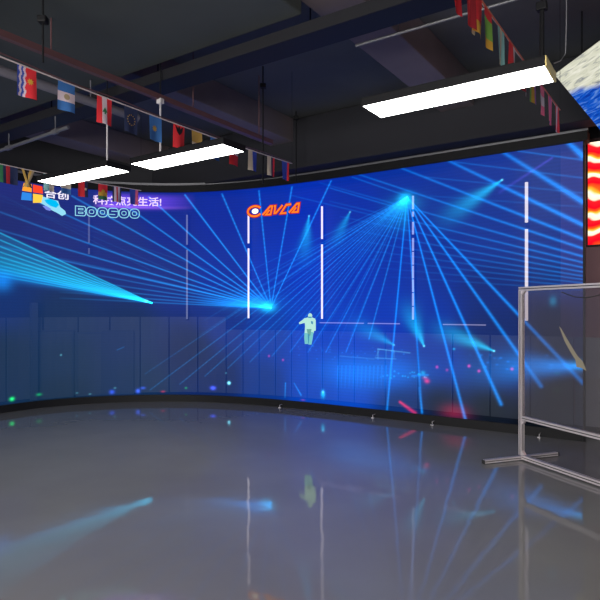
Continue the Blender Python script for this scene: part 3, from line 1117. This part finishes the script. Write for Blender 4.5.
# pipe with couplings at the left
a, c = at(2, 150, 3.55), at(66, 128, 3.55)
d_ = (c - a).normalized()
bm = bmesh.new()
cyl(bm, a - d_ * .5, c + d_ * 0.05, 0.02, 12)
for k in (0.12, 0.85):
    pt = a + (c - a) * k
    cyl(bm, pt - d_ * 0.05, pt + d_ * 0.05, 0.031, 12)
    cyl(bm, pt, (pt.x, pt.y, 3.725), 0.007, 6)
tag(obj('sprinkler_pipe', bm, M['grey_metal']), 'short grey pipe with couplings hung at the left above the far flags', 'pipe')

bm = bmesh.new()
p = at(45, 86, 3.62)
cyl(bm, p - DB * 2.6, p + DB * 1.1, 0.045, 16)
for k in (-2.2, -.8, .5):
    h = p + DB * k
    cyl(bm, h, (h.x, h.y, 3.84), 0.006, 6)
tag(obj('round_duct', bm, mat('grey violet duct', (0.16, 0.15, 0.18), 0.6)), 'grey violet pipe hung behind the first flags of the left string', 'pipe')

# bare rods hanging in the middle
for (px, py, depth, zl, lab) in ((263, 86, 6.6, 2.95, 'dark threaded rod hanging right of the middle ceiling light'),
                                 (296, 118, 8.1, 3.3, 'dark threaded rod hanging past the end of the left string of flags'),
                                 (43, 0, 4.3, 3.35, 'dark threaded rod hanging at the upper left above the flags')):
    X = (px - 300) / F * depth
    bm = bmesh.new()
    cyl(bm, (X, depth, zl), (X, depth, CEIL - 0.004), 0.008, 8)
    box(bm, (X, depth, min(CEIL - .05, EYE + (310 - max(py, 20)) / F * depth)), (0.07, 0.07, 0.05), bev=.01)
    tag(obj('hanging_rod', bm, M['black_metal']), lab, 'rod')


# ------------------------------------------------------------------ strings of flags
def cloth(name, col):
    return mat('cloth ' + name, lin(*col), 0.85, bump=0.1, scale=150)
K = {k: cloth(k, c) for k, c in dict(red=(235, 50, 60), darkred=(175, 35, 50), white=(225, 205, 215), blue=(60, 115, 185), navy=(38, 48, 85), royal=(60, 85, 190),
                                     green=(50, 120, 80), lime=(135, 190, 80), yellow=(225, 170, 60), gold=(200, 160, 80), black=(25, 22, 28), teal=(150, 205, 205),
                                     pink=(245, 110, 150), violet=(170, 100, 190), tan=(170, 150, 120), cream=(215, 200, 180), orange=(220, 110, 50)).items()}
FW, FH = 0.14, 0.21


def flag(parent, base, cols, vertical, emblem=None, tilt=0.0, wave=0.0, w=FW, h=FH, sway=0.0):
    """base: point of the cord in the parent's frame (x along the cord); stripes in cols"""
    bm = bmesh.new()
    names = []
    def slot(k):
        if k not in names:
            names.append(k)
        return names.index(k)
    NX, NY = (40, 20) if wave else (12, 12)
    ph = random.random() * 6
    def pt(i, j, off=0.0):
        a, b_ = i / NX, j / NY
        x = (a - .5) * w
        y = 0.010 * math.sin(a * 5 + ph) * b_ + sway * b_ * b_ + off
        return Vector((base[0] + x + tilt * b_ * h, base[1] + y, base[2] - b_ * h - 0.004 + (1 - b_) * 0.0))
    V = [[bm.verts.new(pt(i, j)) for j in range(NY + 1)] for i in range(NX + 1)]
    for i in range(NX):
        for j in range(NY):
            if wave:
                t_ = (i + 0.5 + wave * math.sin(j * 1.1)) / NX
            else:
                t_ = (i + .5) / NX if vertical else (j + .5) / NY
            k = cols[min(len(cols) - 1, max(0, int(t_ * len(cols))))]
            bm.faces.new((V[i][j], V[i + 1][j], V[i + 1][j + 1], V[i][j + 1])).material_index = slot(k)
    if emblem:
        kind, col, ex, ey, er = emblem
        mi = slot(col)
        for side in (-0.004, 0.004):
            def E(a, b_):
                return bm.verts.new(pt(a * NX, b_ * NY, side))
            if kind == 'disc':
                f = bm.faces.new([E(ex + er * math.cos(k * .5236), ey + er * .667 * math.sin(k * .5236)) for k in range(12)])
                f.material_index = mi
            elif kind == 'ring':
                for k in range(12):
                    cx, cy = ex + er * math.cos(k * .5236), ey + er * .667 * math.sin(k * .5236)
                    f = bm.faces.new([E(cx + .045 * math.cos(q * 1.2566), cy + .03 * math.sin(q * 1.2566)) for q in range(5)])
                    f.material_index = mi
            elif kind == 'sun':
                f = bm.faces.new([E(ex + er * (1 if k % 2 else .6) * math.cos(k * .3927), ey + er * .667 * (1 if k % 2 else .6) * math.sin(k * .3927)) for k in range(16)])
                f.material_index = mi
            elif kind == 'tree':
                f = bm.faces.new([E(ex + er * a, ey + er * .667 * b_) for a, b_ in ((0, -1), (.9, .5), (.25, .4), (.25, 1), (-.25, 1), (-.25, .4), (-.9, .5))])
                f.material_index = mi
            elif kind == 'bird':
                f = bm.faces.new([E(ex + er * a, ey + er * .667 * b_) for a, b_ in ((-1.1, -.9), (-.3, -.3), (0, -.9), (.3, -.3), (1.1, -.9), (.6, .4), (0, 1.0), (-.6, .4))])
                f.material_index = mi
    me_ = bpy.data.meshes.new('flag')
    bm.to_mesh(me_)
    bm.free()
    for f in me_.polygons:
        f.use_smooth = True
    return link('flag', me_, parent, [K[k] for k in names])


def bunting(a, c, label, flags, cordmat, extra_cord=None, sag=0.03):
    L_ = (c - a).length
    d = (c - a).normalized()
    t = thing('flag_bunting', label, 'bunting', tuple(a), math.atan2(d.y, d.x), 'strings of small flags under the ceiling')
    def z(x):
        q = x / L_
        return (c.z - a.z) * q - sag * 4 * q * (1 - q)
    bm = bmesh.new()
    tube(bm, [(L_ * k / 24, 0, z(L_ * k / 24)) for k in range(25)], 0.0055, 6)
    if extra_cord:
        tube(bm, [(L_ * k / 24, 0.02, z(L_ * k / 24) + 0.028 + .006 * math.sin(k)) for k in range(25)], 0.005, 6, mi=1)
    # hooks that tie the ends to the ceiling
    for x in (0, L_):
        cyl(bm, (x, 0, z(x)), (x, 0, CEIL - a.z), 0.0018, 5, mi=2)
    obj('cord', bm, [cordmat, extra_cord or cordmat, M['black_metal']], t)
    for (px, cols, vert, emb, kw) in flags:
        # the point of the cord that is sighted at px
        best = min(range(0, 2001), key=lambda k: abs(300 + F * (a.x + d.x * L_ * k / 2000) / (a.y + d.y * L_ * k / 2000) - px))
        x = L_ * best / 2000
        flag(t, (x, 0, z(x)), cols, vert, emb, **kw)
    return t


ZC = 3.22
# left string, over the middle lamp
a, c = at(-30, 44.5, ZC), at(292, 163.5, ZC)
bunting(a, c, 'string of national flags on a white cord crossing the upper left', [
    (27, ['royal', 'white', 'royal', 'white', 'red', 'red', 'red', 'red', 'red'], True, ('sun', 'yellow', .66, .45, .18), dict(wave=1.3)),
    (66.5, ['blue', 'white', 'blue'], False, ('disc', 'tan', .5, .5, .16), {}),
    (104.5, ['red', 'white', 'red'], True, ('tree', 'green', .5, .5, .20), {}),
    (131, ['navy'], True, ('ring', 'gold', .5, .5, .30), {}),
    (155.5, ['blue'], True, ('sun', 'gold', .42, .5, .22), {}),
    (179, ['red'], True, ('bird', 'black', .5, .22, .34), {}),
    (197, ['gold', 'gold', 'cream', 'cream'], False, None, {}),
    (215, ['blue', 'white', 'blue'], False, None, {}),
    (234, ['white', 'red'], False, None, {}),
    (252.5, ['cream', 'cream', 'royal', 'royal'], True, None, {}),
    (271, ['cream', 'cream', 'navy', 'red'], True, None, {}),
    (285.5, ['royal', 'royal', 'royal', 'red'], True, None, {}),
], M['cord'], M['dark_rail'])
# far left string, before the logo corner of the screen
a, c = at(-40, 155, ZC), at(141, 190.5, ZC)
bunting(a, c, 'dim string of flags at the far left, behind the farthest ceiling light', [
    (3, ['green', 'navy'], True, None, {}),
    (12, ['darkred', 'navy', 'navy'], True, None, {}),
    (24, ['gold', 'black'], True, None, dict(tilt=.35, w=.06)),
    (32, ['gold', 'tan'], True, None, dict(tilt=-.35, w=.06)),
    (49, ['teal', 'cream'], True, None, {}),
    (66, ['blue', 'cream', 'blue'], False, None, {}),
    (83, ['red', 'red', 'navy'], True, ('disc', 'cream', .75, .5, .12), {}),
    (103, ['red', 'red', 'yellow', 'green'], False, ('disc', 'yellow', .5, .45, .2), {}),
    (117, ['navy', 'white', 'red', 'white', 'navy'], True, None, {}),
    (134, ['royal', 'royal', 'pink'], True, None, {}),
], M['cord'], None, 0.02)
# right string, over the nearest lamp
a, c = at(462, -28, ZC), at(560, 110, ZC)
bunting(a, c, 'string of flags on a red cord over the nearest ceiling light at the right', [
    (471, ['red', 'darkred'], True, None, {}),
    (478, ['red', 'red', 'yellow'], False, None, {}),
    (488, ['red', 'lime', 'lime', 'yellow'], False, None, {}),
    (501, ['teal', 'cream', 'teal'], True, None, {}),
    (512, ['red', 'red', 'white'], True, None, {}),
    (525, ['red', 'white'], True, None, {}),
    (533, ['lime', 'yellow', 'violet'], True, None, {}),
    (542, ['pink', 'white', 'pink'], False, None, {}),
    (550, ['pink', 'violet', 'pink'], True, None, {}),
    (557, ['red', 'white', 'red'], True, None, {}),
], M['red_cord'], M['cord'], 0.01)
# short string at the top, left of it
a, c = at(420, -85, 3.3), at(482, 8, 3.3)
bunting(a, c, 'short string with red pennants at the top edge beside the right flags', [
    (455, ['red', 'darkred'], True, None, dict(tilt=.2)),
    (473, ['red', 'red', 'white'], True, None, dict(tilt=-.1)),
], M['red_cord'], None, 0.0)

# ------------------------------------------------------------------ aluminium stand at the right
pA = Vector((2.215, 5.75, 0))
dF = Vector((0.343, -0.939, 0)).normalized()
rotF = math.atan2(dF.y, dF.x)
t = thing('display_stand', 'freestanding aluminium profile stand with a clear sheet, before the right end of the screen', 'stand', tuple(pA), rotF)
WS, HS = 1.85, 1.69


def profile(name, a, c, size=0.04):
    """slotted aluminium extrusion between two points"""
    a, c = Vector(a), Vector(c)
    d = (c - a)
    q = d.to_track_quat('Z', 'Y').to_matrix().to_4x4()
    L_ = d.length
    bm = bmesh.new()
    h, s_, g = size / 2, size * 0.11, size * 0.18
    # outline with a T-slot in each side
    quarter = [(s_, h - g), (s_, h), (h, h), (h, s_), (h - g, s_)]
    pts = []
    for k in range(4):
        ca, sa_ = math.cos(-k * math.pi / 2), math.sin(-k * math.pi / 2)
        pts += [(x * ca - y * sa_, x * sa_ + y * ca) for x, y in quarter]
    v0 = [bm.verts.new((x, y, -L_ / 2)) for x, y in pts]
    v1 = [bm.verts.new((x, y, L_ / 2)) for x, y in pts]
    n_ = len(pts)
    for i in range(n_):
        f = bm.faces.new((v0[i], v0[(i + 1) % n_], v1[(i + 1) % n_], v1[i]))
        if i % 5 == 4 or i % 5 == 0 or i % 5 == 3:
            f.material_index = 1
    bm.faces.new(v0)
    bm.faces.new(list(reversed(v1)))
    bmesh.ops.transform(bm, matrix=Matrix.Translation((a + c) / 2) @ q, verts=bm.verts)
    return obj(name, bm, [M['alu'], M['alu_slot']], t)


profile('post', (0, 0, 0.05), (0, 0, HS))
profile('post', (WS, 0, 0.05), (WS, 0, HS))
profile('top_rail', (-0.02, 0, HS + 0.02), (WS + 0.02, 0, HS + 0.02))
profile('middle_rail', (0.02, 0, 0.425), (WS - 0.02, 0, 0.425))
profile('bottom_rail', (0.02, 0, 0.035), (WS - 0.02, 0, 0.035))
for x in (0, WS):
    profile('foot', (x, -0.45, 0.025), (x, 0.45, 0.025), 0.035)
    for sy in (-1, 1):
        bm = bmesh.new()
        box(bm, (x, sy * 0.46, 0.022), (0.04, 0.012, 0.036), bev=.003)
        obj('end_cap', bm, M['rubber'], t)
for x, sx_ in ((0.02, 1), (WS - .02, -1)):
    for z in (0.40, HS, 0.06):
        bm = bmesh.new()
        up = 1 if z < 0.1 else -1
        v_ = [bm.verts.new((x + a * sx_, yy, z + up * b_)) for yy in (-0.014, 0.014) for a, b_ in ((0, 0), (0.04, 0), (0, 0.04))]
        bm.faces.new(v_[:3]); bm.faces.new(v_[3:])
        for i, j in ((0, 1), (1, 2), (2, 0)):
            bm.faces.new((v_[i], v_[j], v_[j + 3], v_[i + 3]))
        obj('corner_bracket', bm, M['alu'], t)
# clear sheet
gm = bpy.data.materials.new('clear film')
gm.use_nodes = True
nt = gm.node_tree
nt.nodes.remove(nt.nodes['Principled BSDF'])
tr = nt.nodes.new('ShaderNodeBsdfTransparent')
tr.inputs['Color'].default_value = (0.84, 0.81, 0.84, 1)
df = nt.nodes.new('ShaderNodeBsdfDiffuse')
df.inputs['Color'].default_value = (0.5, 0.48, 0.5, 1)
gl = nt.nodes.new('ShaderNodeBsdfGlossy')
gl.inputs['Roughness'].default_value = 0.05
m1 = nt.nodes.new('ShaderNodeMixShader')
m1.inputs[0].default_value = 0.05
m2 = nt.nodes.new('ShaderNodeMixShader')
m2.inputs[0].default_value = 0.05
nt.links.new(tr.outputs[0], m1.inputs[1])
nt.links.new(df.outputs[0], m1.inputs[2])
nt.links.new(m1.outputs[0], m2.inputs[1])
nt.links.new(gl.outputs[0], m2.inputs[2])
nt.links.new(m2.outputs[0], nt.nodes['Material Output'].inputs['Surface'])
bm = bmesh.new()
box(bm, (WS / 2, 0, (0.445 + HS) / 2), (WS - 0.04, 0.004, HS - 0.445))
sheet = obj('clear_sheet', bm, gm, t)


def stand_pt(px, py, y=-0.006):
    """sight line of the photo against the plane of the stand, in the stand's own frame"""
    nrm = Vector((-dF.y, dF.x, 0))
    d = Vector(((px - 300) / F, 1, (310 - py) / F))
    k = (pA - Vector((0, 0, EYE))).dot(nrm) / d.dot(nrm)
    w_ = Vector((0, 0, EYE)) + d * k
    rel = w_ - pA
    return Vector((rel.dot(dF), y, w_.z))


# pale streak shown on the sheet and the thin cable along its top
bm = bmesh.new()
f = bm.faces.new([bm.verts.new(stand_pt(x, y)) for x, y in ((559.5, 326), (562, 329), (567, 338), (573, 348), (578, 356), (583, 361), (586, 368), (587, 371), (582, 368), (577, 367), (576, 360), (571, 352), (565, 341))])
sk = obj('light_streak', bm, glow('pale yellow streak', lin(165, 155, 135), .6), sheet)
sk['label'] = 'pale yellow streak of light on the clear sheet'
bm = bmesh.new()
tube(bm, [stand_pt(x, y) for x, y in ((562, 292), (568, 294.5), (576, 297), (586, 298), (596, 296), (604, 294))], 0.004, 6)
obj('thin_cable', bm, M['rubber'], t)
